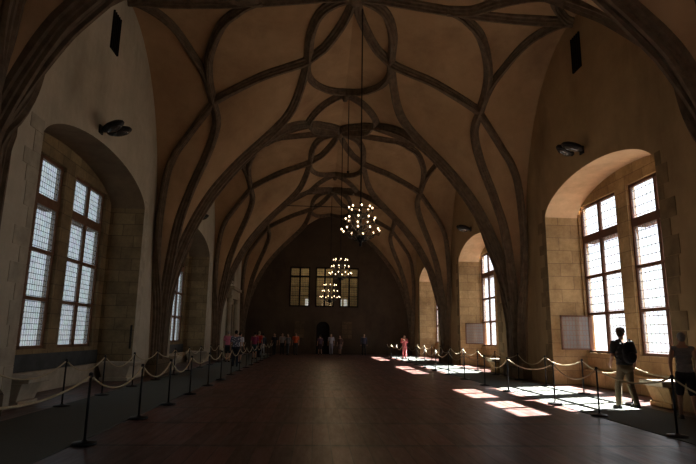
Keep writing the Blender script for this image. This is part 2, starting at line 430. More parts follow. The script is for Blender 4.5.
WOPEN = [(-2.78, -.15), (.5, 2.98)]; WZ0, WZ1 = 1.12, 6.42
wallL = wall_side(-1); wallR = wall_side(1)

# piers: stone base at each conoid
for side in (-1, 1):
    for k, y in enumerate([BAYS[0] + HY, BAYS[1] + HY, BAYS[2] + HY]):
        xw = XL if side < 0 else XR
        mb = MB(); hx = .36 if side > 0 else .45
        cx = xw - side * hx / 2
        mb.frustum(cx, y, 0, .42, hx / 2, 1.12, hx / 2, 1.12); mb.frustum(cx, y, .42, .6, hx / 2, 1.12, hx / 2 - .08, .98)
        o = mb.build('pier_base', M['pier'], wallL if side < 0 else wallR, bevel=.02)

def wall_flat(name, y, mat, holes, label):
    """end wall in the XZ plane with rectangular holes [(x0,x1,z0,z1)]"""
    mb = MB(); xs = sorted({XL - 1.6, XR + 1.6, *[h[0] for h in holes], *[h[1] for h in holes]})
    zz = sorted({0, 13.4, *[h[2] for h in holes], *[h[3] for h in holes]})
    for x0, x1 in zip(xs[:-1], xs[1:]):
        for z0, z1 in zip(zz[:-1], zz[1:]):
            cx, cz = (x0 + x1) / 2, (z0 + z1) / 2
            if any(h[0] < cx < h[1] and h[2] < cz < h[3] for h in holes): continue
            mb.quad((x0, y, z0), (x1, y, z0), (x1, y, z1), (x0, y, z1))
    o = mb.build(name, mat); tag(o, label, 'wall', kind='structure'); return o
FW = [(-2.3, -.55), (-.05, 1.55), (2.08, 3.7)]; FZ0, FZ1 = 4.0, 7.45
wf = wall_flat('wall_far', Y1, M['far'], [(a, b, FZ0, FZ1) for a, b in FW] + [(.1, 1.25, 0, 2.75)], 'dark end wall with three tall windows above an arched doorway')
wb = wall_flat('wall_back', Y0, M['plaster_l'], [], 'plastered wall behind the viewer')

fl = MB(); fl.quad((XL - 1.6, Y0, 0), (XR + 1.6, Y0, 0), (XR + 1.6, Y1 + 5, 0), (XL - 1.6, Y1 + 5, 0))
tag(fl.build('floor', M['floor']), 'dark reddish brown worn wooden floorboards of the hall', 'floor', kind='structure')

# ------------------------------------------------------------------ windows
wcount = 0
def window(side, yc, o0, o1, where, casement=False):
    global wcount; wcount += 1
    xw = XL if side < 0 else XR; xb = xw + side * DEPTHS[side]; xp = xb + side * .14
    root = empty('window_%d' % wcount, (xp, yc + (o0 + o1) / 2, WZ0))
    tag(root, where, 'window', kind='structure')
    w = (o1 - o0) / 2; H = WZ1 - WZ0; s = 'l' if side < 0 else 'r'
    fr = MB(); T = .055
    fr.box(-T, T, -w, -w + .09, 0, H); fr.box(-T, T, w - .09, w, 0, H); fr.box(-T, T, -w, w, 0, .09); fr.box(-T, T, -w, w, H - .09, H)
    fr.box(-T, T, -.07, .07, 0, H)
    rows = [(.09, 1.30), (1.40, 2.62), (2.72, 3.92), (4.2, H - .09)]
    for (a, b), (c, d) in zip(rows[:-1], rows[1:]): fr.box(-T - .01, T + .01, -w + .09, w - .09, b, c)
    fr.box(*sorted((0, side * .36)), -w + .09, w - .09, rows[2][1], rows[3][0])
    fr.build('window_frame', M['frame_' + s], root, bevel=.012)
    for j, (ya, yb) in enumerate(((-w + .09, -.07), (.07, w - .09))):
        for i, (a, b) in enumerate(rows):
            if casement and i == 0 and j == 1: continue
            g = MB(); g.quad((0, ya, a), (0, yb, a), (0, yb, b), (0, ya, b)); g.build('window_pane', M['glass_' + s], root)
    if casement:
        c = MB(); W_ = yb - ya; a, b = rows[0]; y = w - .1
        x0, x1 = -side * .06, -side * (.06 + W_)
        lo, hi = min(x0, x1), max(x0, x1)
        c.box(lo, hi, y - .04, y, a, a + .05); c.box(lo, hi, y - .04, y, b - .05, b); c.box(lo, lo + .05, y - .04, y, a, b); c.box(hi - .05, hi, y - .04, y, a, b)
        cs = c.build('casement', M['frame_r'], root)
        g = MB(); g.quad((lo + .05, y - .02, a + .05), (hi - .05, y - .02, a + .05), (hi - .05, y - .02, b - .05), (lo + .05, y - .02, b - .05))
        g.build('leaded_glass', M['glass_case'], cs)
    # daylight portal: helps the sky light come in
    L = bpy.data.lights.new('window_portal', 'AREA'); L.shape = 'RECTANGLE'; L.size = 2 * w; L.size_y = H; L.cycles.is_portal = True
    lo = bpy.data.objects.new('daylight_portal', L); COL.objects.link(lo)
    lo.location = (xp + side * .12, yc + (o0 + o1) / 2, (WZ0 + WZ1) / 2)
    lo.rotation_euler = (0, (PI / 2) * (1 if side > 0 else -1), 0); L.size, L.size_y = H, 2 * w
for side in (-1, 1):
    sn = 'left' if side < 0 else 'right'
    for bi, yc in enumerate(BAYS):
        if side < 0 and bi == 3: continue
        bn = ['the niche beside the viewer', 'the nearest visible niche', 'the second niche down the hall', 'the farthest niche'][bi]
        for (o0, o1), h in zip(WOPEN, ('nearer', 'farther')):
            window(side, yc, o0, o1, 'tall leaded %s window of the pair in %s on the %s wall' % (h, bn, sn), casement=(side > 0 and bi in (1, 2) and h == 'farther'))

# far wall windows and doorway, chapel room behind
for k, (a, b) in enumerate(FW):
    wcount += 1
    root = empty('window_%d' % wcount, ((a + b) / 2, Y1, FZ0)); w = (b - a) / 2; H = FZ1 - FZ0
    tag(root, 'dim amber %s window high on the dark end wall' % ('left', 'middle', 'right')[k], 'window', kind='structure')
    fr = MB()
    for x in (-w, w - .1): fr.box(x, x + .1, -.08, .08, 0, H)
    for z in (0, H - .1): fr.box(-w, w, -.08, .08, z, z + .1)
    fr.box(-.07, .07, -.08, .08, 0, H)
    for z in (.95, 1.75): fr.box(-w, w, -.04, .04, z, z + .04)
    fr.box(-w, w, -.08, .08, 2.55, 2.68)
    fr.build('window_frame', M['void'], root)
    g = MB(); g.quad((-w, 0, 0), (w, 0, 0), (w, 0, H), (-w, 0, H)); g.build('window_pane', M['amber'], root)
ch = MB(); ch.box(XL - 1.6, XR + 1.6, Y1 + .05, Y1 + 5, 0.0, 13.0)
ch.f = [f for i, f in enumerate(ch.f) if i not in (0, 2)]
cho = ch.build('wall_chapel', M['chapel']); tag(cho, 'warm plastered room seen dimly through the end wall windows', 'wall', kind='structure')
for x in (-.85, 2.35, 2.85):
    wcount += 1; g = MB(); g.box(x - .16, x + .16, Y1 + 4.9, Y1 + 4.95, 4.1, 5.0)
    o = g.build('window_%d' % wcount, m_emit('bright_glass_%d' % wcount, (.8, .85, 1), 1.2)); tag(o, 'small bright window in the room behind the end wall', 'window', 'small bright windows beyond the end wall', kind='structure')
la = bpy.data.lights.new('chapel_lamp', 'AREA'); la.energy = 260; la.size = 3; la.color = (1, .85, .6)
lo = bpy.data.objects.new('chapel_lamp', la); COL.objects.link(lo); lo.location = (1, Y1 + 2.5, 10.5)

dr = MB(); n = 12
dr.box(.1, 1.25, Y1 + .25, Y1 + .32, 0, 2.75)
dd = dr.build('door_1', M['void']); tag(dd, 'dark arched doorway in the middle of the end wall', 'door', kind='structure')
sr = MB(); R = .57; cxd = .675
pts = [(cxd - R - .0, 0)] + [(cxd - R * math.cos(PI * i / n), 2.2 + R * math.sin(PI * i / n)) for i in range(n + 1)] + [(cxd + R, 0)]
pto = [(cxd - R - .22, 0)] + [(cxd - (R + .22) * math.cos(PI * i / n), 2.2 + (R + .22) * math.sin(PI * i / n)) for i in range(n + 1)] + [(cxd + R + .22, 0)]
for i in range(len(pts) - 1):
    a, b, c, d = pts[i], pts[i + 1], pto[i + 1], pto[i]
    for yy in (Y1 - .12,): sr.quad((a[0], yy, a[1]), (b[0], yy, b[1]), (c[0], yy, c[1]), (d[0], yy, d[1]))
    sr.quad((a[0], Y1 - .12, a[1]), (b[0], Y1 - .12, b[1]), (b[0], Y1 + .25, b[1]), (a[0], Y1 + .25, a[1]))
    sr.quad((d[0], Y1 - .12, d[1]), (c[0], Y1 - .12, c[1]), (c[0], Y1, c[1]), (d[0], Y1, d[1]))
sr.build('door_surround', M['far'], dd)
for x in (-1.35, 2.75):
    mb = MB(); mb.box(x - .42, x + .42, Y1 - .05, Y1, 1.35, 2.75); o = mb.build('wall_plaque', M['pier'], None, bevel=.01)
    mb = MB(); mb.box(x - .5, x + .5, Y1 - .07, Y1 - .005, 1.27, 1.35).box(x - .5, x + .5, Y1 - .07, Y1 - .005, 2.75, 2.83).box(x - .5, x - .42, Y1 - .07, Y1 - .005, 1.35, 2.75).box(x + .42, x + .5, Y1 - .07, Y1 - .005, 1.35, 2.75)
    mb.build('plaque_frame', M['far'], o)
    tag(o, 'brown framed wall panel %s of the doorway on the end wall' % ('left' if x < 0 else 'right'), 'panel')

# renaissance portal on the left wall of the farthest bay
pr = empty('door_2', (XL, 40.3, 0)); tag(pr, 'pale stone classical portal with entablature on the far left wall', 'door', kind='structure')
mb = MB()
for s in (-1, 1):
    mb.box(0, .35, s * 1.45 - .28, s * 1.45 + .28, 0, .5); mb.lathe([(.2, .5), (.18, .6), (.17, 2.4), (.155, 3.8), (.22, 3.95), (.24, 4.1)], (.2, s * 1.45, 0), 12)
mb.build('portal_column', M['portal'], pr)
mb = MB(); mb.box(0, .12, -1.15, -.85, 0, 4.1).box(0, .12, .85, 1.15, 0, 4.1).box(0, .12, -1.15, 1.15, 3.75, 4.1); mb.build('door_frame', M['portal'], pr)
mb = MB(); mb.box(0, .42, -1.85, 1.85, 4.1, 4.3).box(0, .34, -1.75, 1.75, 4.3, 4.75).box(0, .55, -2.0, 2.0, 4.75, 4.95); mb.build('entablature', M['portal'], pr, bevel=.015)
mb = MB(); mb.box(0, .05, -.85, .85, 0, 3.75); mb.build('door_leaf', M['void'], pr)
mb = MB(); mb.box(0, .06, -.6, .6, 5.5, 7.1); mb.build('upper_opening', M['void'], pr)
mb = MB(); mb.box(0, .12, -.8, -.6, 5.3, 7.3).box(0, .12, .6, .8, 5.3, 7.3).box(0, .12, -.8, .8, 7.1, 7.3).box(0, .12, -.8, .8, 5.3, 5.5); mb.build('upper_frame', M['portal'], pr)

# high vent openings and floodlights
for side, y, z in ((1, 15.9, 11.0), (-1, 15.3, 10.6), (1, 28.2, 11.0), (-1, 26.9, 10.75)):
    xw = XL if side < 0 else XR
    mb = MB(); a, b = sorted((xw, xw - side * .03)); mb.box(a, b, y - .28, y + .28, z - .62, z + .62)
    o = mb.build('vent_opening', M['void']); g = MB()
    a, b = sorted((xw - side * .03, xw - side * .06))
    for k in range(5): g.box(a, b, y - .28 + .13 * k, y - .25 + .13 * k, z - .62, z + .62)
    g.build('grille', M['iron'], o)
    tag(o, 'dark slit opening high on the %s wall above the %s window niche' % ('right' if side > 0 else 'left', 'nearest' if y < 20 else 'second'), 'vent')
for side, y, z in ((1, 16.0, 7.6), (1, 28.6, 7.5), (-1, 15.0, 7.35), (-1, 26.7, 7.35)):
    xw = XL if side < 0 else XR
    r = empty('wall_floodlight', (xw, y, z))
    mb = MB(); mb.box(*sorted((0, -side * .04)), -.12, .12, -.12, .12); mb.tube([(0, 0, 0), (-side * .3, 0, .04)], .03); mb.tube([(-side * .3, -.2, .04), (-side * .3, .25, .04)], .02)
    mb.build('bracket', M['lampmetal'], r)
    for k, yy in enumerate((-.26, .24)):
        q = Matrix.Rotation(side * .35, 3, 'Y') @ Matrix.Rotation(.3 * (k * 2 - 1), 3, 'Z')
        h = MB(); h.ball((-side * .45, yy, .02 + .05 * k), .36, .2, .13, 14, 8, q); ho = h.build('lamp_head', M['lampmetal'], r, smooth=True)
        l = MB(); l.ball((-side * .5, yy, -.05 + .05 * k), .25, .15, .07, 12, 6, q); l.build('lens', M['lens'], ho, smooth=True)
    tag(r, 'twin-headed dark floodlight on the %s wall above the %s window arch' % ('right' if side > 0 else 'left', 'nearest' if y < 20 else 'second'), 'lamp')
mb = MB(); mb.box(XL, XL + .03, 19.0 + .05, 19.0 + .2, 1.05, 1.85); tag(mb.build('slot_panel', M['void'], bevel=.01), 'narrow dark vertical panel on the left wall by the nearest niche', 'panel')
# stone blocks used as benches at the niche ends
for side in (-1, 1):
    for bi, yc in enumerate(BAYS[:3]):
        if bi == 0: continue
        NY0, NY1 = NYS[side]
        for (y0, y1, nm) in ((yc + NY0 + .03, yc + NY0 + .95, 'near'), (yc + NY1 - .75, yc + NY1 - .03, 'far')):
            if side > 0 and nm == 'far': continue
            xw = XL if side < 0 else XR; xo = xw - side * .35; xi = xw + side * .85
            o = empty('stone_bench', ((xo + xi) / 2, (y0 + y1) / 2, 0)); hx = abs(xo - xi) / 2; hy = (y1 - y0) / 2
            mb = MB(); mb.box(-hx, hx, -hy, hy, .5, .62); mb.build('seat_slab', M['bench'], o, bevel=.02)
            mb = MB(); mb.frustum(side * .06, 0, 0, .12, hx - .14, hy - .05, hx - .14, hy - .05); mb.frustum(side * .06, 0, .12, .5, hx - .2, hy - .08, hx - .08, hy - .02)
            mb.build('bench_base', M['bench'] if side < 0 else M['block_r'], o, bevel=.015)
            tag(o, 'stone bench block at the %s end of the %s window niche, %s wall' % (nm, ('', 'nearest', 'second')[bi], 'left' if side < 0 else 'right'), 'bench')
# iron tie rod across the vault
mb = MB(); mb.tube([(XC - 3.6, 34.35, 9.95), (XC + 3.6, 34.35, 9.95)], .025, 6); tag(mb.build('tie_rod', M['iron']), 'thin iron rod spanning the vault beyond the second chandelier', 'rod')
mb = MB(); mb.tube([(1.25, 22.15, 11.9), (1.25, 22.15, 8.6)], .018, 6).ball((1.25, 22.15, 8.55), .06); tag(mb.build('hanging_rope', M['iron']), 'thin dark rope hanging from the vault between the first two chandeliers', 'rope')

# ------------------------------------------------------------------ carpets
def carpet(x0, x1, y0, y1, label):
    mb = MB(); mb.box(x0, x1, y0, y1, 0, .012); tag(mb.build('carpet_runner', M['carpet']), label, 'carpet')
carpet(-5.55, -3.42, 1.0, 44.5, 'long grey carpet runner between the rope lines on the left')
carpet(5.95, 7.95, 1.0, 44.5, 'long grey carpet runner between the rope lines on the right')

# ------------------------------------------------------------------ rope barrier
ORD = ['first', 'second', 'third', 'fourth', 'fifth', 'sixth', 'seventh', 'eighth', 'ninth', 'tenth', 'eleventh', 'twelfth', 'thirteenth', 'fourteenth', 'fifteenth', 'sixteenth', 'seventeenth', 'eighteenth', 'nineteenth', 'twentieth']
post_proto = []
def make_post():
    r = empty('rope_post')
    mb = MB(); mb.lathe([(0, .0), (.17, .0), (.175, .012), (.165, .028), (.05, .04), (.022, .06)], n=20); b = mb.build('base', M['post'], r, smooth=True)
    mb = MB(); mb.tube([(0, 0, .04), (0, 0, .97)], .019, 10); mb.build('pole', M['post'], r, smooth=True)
    mb = MB(); mb.lathe([(.019, .95), (.03, .955), (.03, .985), (.02, 1.0), (0, 1.005)], n=12); mb.build('finial', M['post'], r, smooth=True)
    return r
proto = make_post(); used = [False]
def copy_tree(o):
    r = o.copy(); COL.objects.link(r)
    for c in o.children:
        d = c.copy(); COL.objects.link(d); d.parent = r
        for e in c.children:
            g = e.copy(); COL.objects.link(g); g.parent = d
    return r
def rope_row(xf, ys, row, zf=.012):
    rnd = random.Random(len(row))
    for i, y in enumerate(ys):
        o = proto if not used[0] else copy_tree(proto); used[0] = True
        o.location = (xf(y), y, zf); o.rotation_euler = (0, 0, i * .7)
        tag(o, 'black rope post, %s of the %s counted from the camera' % (ORD[i], row), 'post', 'rope posts of the ' + row)
    for i in range(len(ys) - 1):
        a = Vector((xf(ys[i]), ys[i], .955)); b = Vector((xf(ys[i + 1]), ys[i + 1], .955))
        d = (b - a).normalized(); a += d * .035; b -= d * .035; sag = rnd.uniform(.17, .30)
        pts = [a.lerp(b, k / 14) - Vector((0, 0, sag * (1 - (2 * k / 14 - 1) ** 2))) for k in range(15)]
        mb = MB(); mb.tube(pts, .016, 6); o = mb.build('barrier_rope', M['rope'], smooth=True)
        for e in (pts[0], pts[-1]):
            mb = MB(); mb.ball(e, .024, n=8, m=6); mb.build('rope_end', M['post'], o, smooth=True)
        tag(o, 'cream rope sagging from the %s to the %s post of the %s' % (ORD[i], ORD[i + 1], row), 'rope', 'ropes of the ' + row)
ysl = [5.0, 8.33, 10.75, 12.81, 14.93, 17.39, 19.65] + [19.65 + 2.35 * k for k in range(1, 11)]
rope_row(lambda y: -3.28, ysl, 'inner left row')
ysb = [5.6, 9.5, 12.36, 14.56, 16.87] + [16.87 + 2.4 * k for k in range(1, 12)]
rope_row(lambda y: -5.42, ysb, 'outer left row')
ysr = [6.4, 9.06, 11.4, 13.36, 16.3, 18.32] + [18.32 + 2.5 * k for k in range(1, 11)]
rope_row(lambda y: 5.77 + (18.3 - min(y, 18.3)) * .036, ysr, 'inner right row')
ysq = [8.2, 10.7, 13.35, 15.8, 18.4, 20.9, 23.6] + [23.6 + 2.6 * k for k in range(1, 8)]
rope_row(lambda y: 7.92, ysq, 'outer right row')

# ------------------------------------------------------------------ chandeliers
def chandelier(loc, top, label, scale=1.0, light=62):
    r = empty('chandelier', loc); r['label'] = label; r['category'] = 'chandelier'; r['group'] = 'iron chandeliers down the middle of the hall'
    s = scale
    mb = MB(); mb.lathe([(0, -.62 * s), (.05 * s, -.58 * s), (.03 * s, -.5 * s), (.12 * s, -.4 * s), (.15 * s, -.3 * s), (.06 * s, -.2 * s), (.045 * s, 0), (.09 * s, .04 * s), (.04 * s, .1 * s), (.04 * s, .4 * s), (.08 * s, .44 * s), (.035 * s, .5 * s), (.03 * s, .75 * s), (.05 * s, .8 * s), (0, .84 * s)], n=12)
    mb.build('centre_stem', M['iron'], r, smooth=True)
    mb = MB(); mb.tube([(0, 0, .82 * s), (0, 0, top - loc[2])], .02, 6); mb.build('suspension_rod', M['iron'], r)
    for (n, rad, z0, zc, ph) in ((10, .6, -.34, -.22, .1), (9, .47, -.02, .14, .3), (8, .37, .36, .5, .0)):
        rad *= s; z0 *= s; zc *= s
        rg = MB(); rg.tube([(rad * .62 * math.cos(2 * PI * k / 20), rad * .62 * math.sin(2 * PI * k / 20), z0 + .02) for k in range(21)], .012, 5, False); rg.build('ring', M['iron'], r)
        for k in range(n):
            a = ph + 2 * PI * k / n; c_, s_ = math.cos(a), math.sin(a)
            pts = []
            for t in range(9):
                u = t / 8; rr = .04 + (rad - .04) * u; zz = z0 + .09 * s * math.sin(PI * 2 * u + .3) * (-1) + (zc - z0) * u * u * u
                pts.append((rr * c_, rr * s_, zz))
            pts.append((rad * c_, rad * s_, zc + .03))
            am = MB(); am.tube(pts, .013, 5); am.lathe([(0, 0), (.045 * s, .012), (.05 * s, .03)], (rad * c_, rad * s_, zc + .02), 8); ao = am.build('arm', M['iron'], r, smooth=True)
            cd = MB(); cd.tube([(rad * c_, rad * s_, zc + .03), (rad * c_, rad * s_, zc + .10)], .014, 6); cd.build('candle', M['candle'], ao)
            bl = MB(); bl.ball((rad * c_, rad * s_, zc + .135), min(.026 * s, .026), .022 * s, .03 * s, 8, 6); bl.build('bulb', M['bulb'], ao, smooth=True)
    if light:
        L = bpy.data.lights.new('chandelier_glow', 'POINT'); L.energy = light; L.color = (1, .68, .38); L.shadow_soft_size = .5; L.specular_factor = .15
        lo = bpy.data.objects.new('chandelier_glow', L); COL.objects.link(lo); lo.location = (loc[0], loc[1], loc[2] + .15)
    return r
chandelier((1.34, 16.3, 4.93), 12.5, 'nearest and largest wrought iron chandelier with rings of lit candle bulbs')
chandelier((1.27, 28.35, 4.95), 12.5, 'second wrought iron chandelier hanging beyond the nearest one')
chandelier((1.06, 40.6, 4.6), 12.5, 'farthest wrought iron chandelier, low in front of the end wall windows', 1.25)

# ------------------------------------------------------------------ people
def remesh(mb, name, mat, parent, voxel, smooth=3):
    me = bpy.data.meshes.new(name); me.from_pydata(mb.v, [], mb.f)
    bm = bmesh.new(); bm.from_mesh(me); bmesh.ops.remove_doubles(bm, verts=bm.verts, dist=1e-5); bmesh.ops.recalc_face_normals(bm, faces=bm.faces); bm.to_mesh(me); bm.free()
    tmp = bpy.data.objects.new('tmp', me); COL.objects.link(tmp)
    r = tmp.modifiers.new('r', 'REMESH'); r.mode = 'VOXEL'; r.voxel_size = voxel
    s = tmp.modifiers.new('s', 'SMOOTH'); s.iterations = smooth; s.factor = .5
    dg = bpy.context.evaluated_depsgraph_get(); dg.update()
    m2 = bpy.data.meshes.new_from_object(tmp.evaluated_get(dg)); m2.name = name
    bpy.data.objects.remove(tmp); bpy.data.meshes.remove(me)
    m2.materials.clear(); m2.materials.append(mat)
    for p in m2.polygons: p.use_smooth = True
    o = bpy.data.objects.new(name, m2); COL.objects.link(o); o.parent = parent
    return o
def limb(mb, pts, rs, n=12):
    """closed tapered segments with round joints"""
    for i in range(len(pts) - 1):
        mb.tube([pts[i], pts[i + 1]], [rs[i], rs[i + 1]], n)
    for p, r in zip(pts, rs): mb.ball(p, r, n=n, m=8)
def rotz(v, a): c, s = math.cos(a), math.sin(a); return (v[0] * c - v[1] * s, v[0] * s + v[1] * c, v[2])

cm = {}
def cloth(c, rough=.85):
    k = tuple(c)
    if k not in cm: cm[k] = m_plain('cloth_%d' % len(cm), c, rough, var=.18, scale=30)
    return cm[k]
SKIN = m_plain('skin', (.42, .24, .16), .6, var=.06)
def person(loc, face, label, top, bottom, hair, H=1.72, voxel=.025, stride=.12, shorts=False, armL=None, armR=None, shoes=(.02, .02, .02),
           hairlong=False, cap=None, sleeve='short', lean=0.0, headturn=0.0, slim=1.0, detail=False, skirt=False, topmat=None, group=None):
    """faces +Y locally; face = rotation about z; armL/R = (elbow, hand) points in body space"""
    r = empty('person', loc, face); r['label'] = label; r['category'] = 'person'
    if group: r['group'] = group
    k = H / 1.75; P = lambda x, y, z: Vector((x * k, y * k + lean * max(0, z - .95) * k, z * k))
    hip = .95; kneez = .50; st = stride
    Lh, Rh = P(-.09, 0, .90), P(.09, 0, .90)
    La, Ra = P(-.10, st, .085), P(.10, -st, .085)
    Lk, Rk = P(-.10, st * .65 + .035, kneez), P(.10, -st * .3 + .04, kneez)
    if st > .15: Ra = P(.10, -st, .13)
    Ls, Rs = P(-.185 * slim, 0, 1.42), P(.185 * slim, 0, 1.42)
    aL = armL or ((-.245, -.03, 1.14), (-.25, .06, .88)); aR = armR or ((.245, -.03, 1.14), (.25, .06, .88))
    Le, Lw = P(*aL[0]), P(*aL[1]); Re, Rw = P(*aR[0]), P(*aR[1])
    b = MB()
    # torso core
    for z, rx, ry in ((.93, .15, .11), (1.03, .14, .10), (1.15, .135, .10), (1.28, .15, .11), (1.38, .155, .105)):
        c = P(0, 0, z); b.ball(c, rx * k * slim, ry * k, .11 * k)
    limb(b, [Lh, Lk, La], [.085 * k, .055 * k, .038 * k]); limb(b, [Rh, Rk, Ra], [.085 * k, .055 * k, .038 * k])
    for kn, an in ((Lk, La), (Rk, Ra)): c = kn.lerp(an, .3) + Vector((0, -.012, 0)); b.ball(c, .052 * k, .052 * k, .11 * k)
    limb(b, [Ls, Le, Lw], [.052 * k, .040 * k, .027 * k]); limb(b, [Rs, Re, Rw], [.052 * k, .040 * k, .027 * k])
    limb(b, [P(-.06, 0, 1.42), P(0, .0, 1.50), P(0, .015, 1.58)], [.085 * k, .066 * k, .06 * k]); b.ball(P(.06, 0, 1.42), .08 * k)
    # feet
    for an in (La, Ra): limb(b, [an + Vector((0, -.02, -.035)) * k, an + Vector((0, .14, -.05)) * k], [.035 * k, .028 * k])
    # head, turned about the neck
    hc = P(0, .02, 1.64); rot = Matrix.Rotation(headturn, 3, 'Z')
    hp = lambda x, y, z: hc + rot @ Vector((x * k, y * k, z * k))
    b.ball(hc, .076 * k, .096 * k, .115 * k, 16, 12, rot); b.ball(hp(0, .03, -.06), .055 * k, .06 * k, .055 * k, 12, 8, rot)
    b.ball(hp(0, .1, -.01), .013 * k, .022 * k, .03 * k, 8, 6, rot)
    for sx in (-1, 1): b.ball(hp(sx * .078, 0, -.005), .010 * k, .022 * k, .032 * k, 8, 6, rot)
    # hands
    for (wr, el, sx) in ((Lw, Le, -1), (Rw, Re, 1)):
        d = (wr - el).normalized(); side_ = Vector((0, 1, 0)); side_ = (side_ - d * side_.dot(d)).normalized(); nrm = d.cross(side_)
        pm = wr + d * .045 * k
        if voxel > .015:
            b.tube([wr, wr + d * .09 * k], [.03 * k, .035 * k], 8); b.ball(wr + d * .12 * k, .03 * k)
            continue
        q = Matrix((nrm, side_, d)).transposed(); b.ball(pm, .017 * k, .042 * k, .055 * k, 12, 8, q)
        inn = nrm * (1 if nrm.x * sx < 0 else -1)
        for f_i, (o_, ln) in enumerate(((-.030, .062), (-.010, .072), (.010, .078), (.030, .070))):
            a0 = wr + d * .085 * k + side_ * o_ * k; a1 = a0 + (d * .9 + inn * .3) * ln * .5 * k; a2 = a1 + (d * .6 + inn * .75) * ln * .5 * k
            limb(b, [a0, a1, a2], [.010 * k, .0095 * k, .008 * k], 8)
        t0 = wr + d * .03 * k + side_ * .035 * k; t1 = t0 + (side_ * .6 + d * .8) * .035 * k; t2 = t1 + (d + inn * .4).normalized() * .03 * k
        limb(b, [t0, t1, t2], [.013 * k, .011 * k, .009 * k], 8)
    body = remesh(b, 'body', SKIN, r, voxel if voxel > .015 else .0085, 2)
    if detail:
        for sx in (-1, 1):
            e = MB(); e.ball(hp(sx * .03, .083, .01), .012 * k, .008 * k, .008 * k, 8, 6); e.build('eye', M['void'], body)
        e = MB(); e.ball(hp(0, .088, -.055), .024 * k, .008 * k, .006 * k, 8, 6, rot); e.build('mouth', cloth((.3, .12, .1)), body)
    # shirt
    t = MB(); x = .016 * k
    for z, rx, ry in ((.98, .16, .125), (1.05, .155, .118), (1.16, .15, .115), (1.28, .165, .122), (1.37, .168, .115)):
        c = P(0, 0, z); t.ball(c, rx * k * slim + x * .4, ry * k + x * .4, .10 * k, 16, 10)
    t.ball(P(-.09, 0, 1.43), .085 * k, .075 * k, .05 * k); t.ball(P(.09, 0, 1.43), .085 * k, .075 * k, .05 * k); t.ball(P(0, 0, 1.44), .085 * k, .075 * k, .05 * k)
    for s0, e0, w0 in ((Ls, Le, Lw), (Rs, Re, Rw)):
        if sleeve == 'none': t.ball(s0 * .93 + P(0, 0, 1.42) * .07, .062 * k); continue
        if sleeve == 'short': limb(t, [s0, s0.lerp(e0, .72)], [.068 * k, .06 * k])
        else: limb(t, [s0, e0, w0], [.066 * k, .053 * k, .04 * k])
    remesh(t, 'shirt', topmat or cloth(top), r, voxel, 3)
    # trousers
    t = MB(); t.ball(P(0, 0, .93), .165 * k * slim, .125 * k, .115 * k, 16, 10); t.ball(P(0, -.03, .88), .15 * k * slim, .11 * k, .1 * k, 16, 10)
    if skirt:
        t.lathe([(0, 0), (.2 * k, .02), (.16 * k, .3), (.13 * k, .45), (0, .46)], (0, 0, .5 * k), 14)
    elif shorts:
        for h_, k_ in ((Lh, Lk), (Rh, Rk)): limb(t, [h_, h_.lerp(k_, .9)], [.1 * k, .083 * k])
    else:
        for h_, k_, a_ in ((Lh, Lk, La), (Rh, Rk, Ra)): limb(t, [h_, k_, a_ + Vector((0, 0, .01))], [.1 * k, .075 * k, .06 * k])
    remesh(t, 'skirt' if skirt else 'shorts' if shorts else 'trousers', cloth(bottom), r, voxel, 3)
    for an in (La, Ra):
        t = MB(); z_ = an.z - .035 * k
        limb(t, [Vector((an.x, an.y - .03 * k, z_)), Vector((an.x, an.y + .07 * k, z_ - .008)), Vector((an.x, an.y + .155 * k, z_ - .015))], [.046 * k, .043 * k, .034 * k])
        t.box(an.x - .042 * k, an.x + .042 * k, an.y - .07 * k, an.y + .17 * k, z_ - .05 * k, z_ - .025 * k)
        remesh(t, 'shoe', cloth(shoes), r, min(voxel, .02), 2)
    # hair
    t = MB(); t.ball(hp(0, -.018, .03), .084 * k, .096 * k, .098 * k, 14, 10, rot)
    if hairlong: t.ball(hp(0, -.06, -.06), .07 * k, .05 * k, .12 * k, 12, 8, rot)
    else: t.ball(hp(0, -.05, -.02), .07 * k, .055 * k, .06 * k, 12, 8, rot)
    remesh(t, 'hair', cloth(hair), r, min(voxel, .02), 2)
    if cap:
        t = MB(); t.lathe([(.0, .145 * k), (.06 * k, .135 * k), (.092 * k, .10 * k), (.103 * k, .04 * k), (.103 * k, .02 * k), (.0, .01 * k)], hc, 18)
        t.ball(hp(0, .15, .035), .075 * k, .085 * k, .013 * k, 14, 6, rot)
        co = remesh(t, 'cap', cloth(cap), r, .01 if detail else .018, 2)
    return r

def ground(x, y): return (x, y, 0.012 if (-5.55 < x < -3.42 or 5.95 < x < 8.2) else 0)
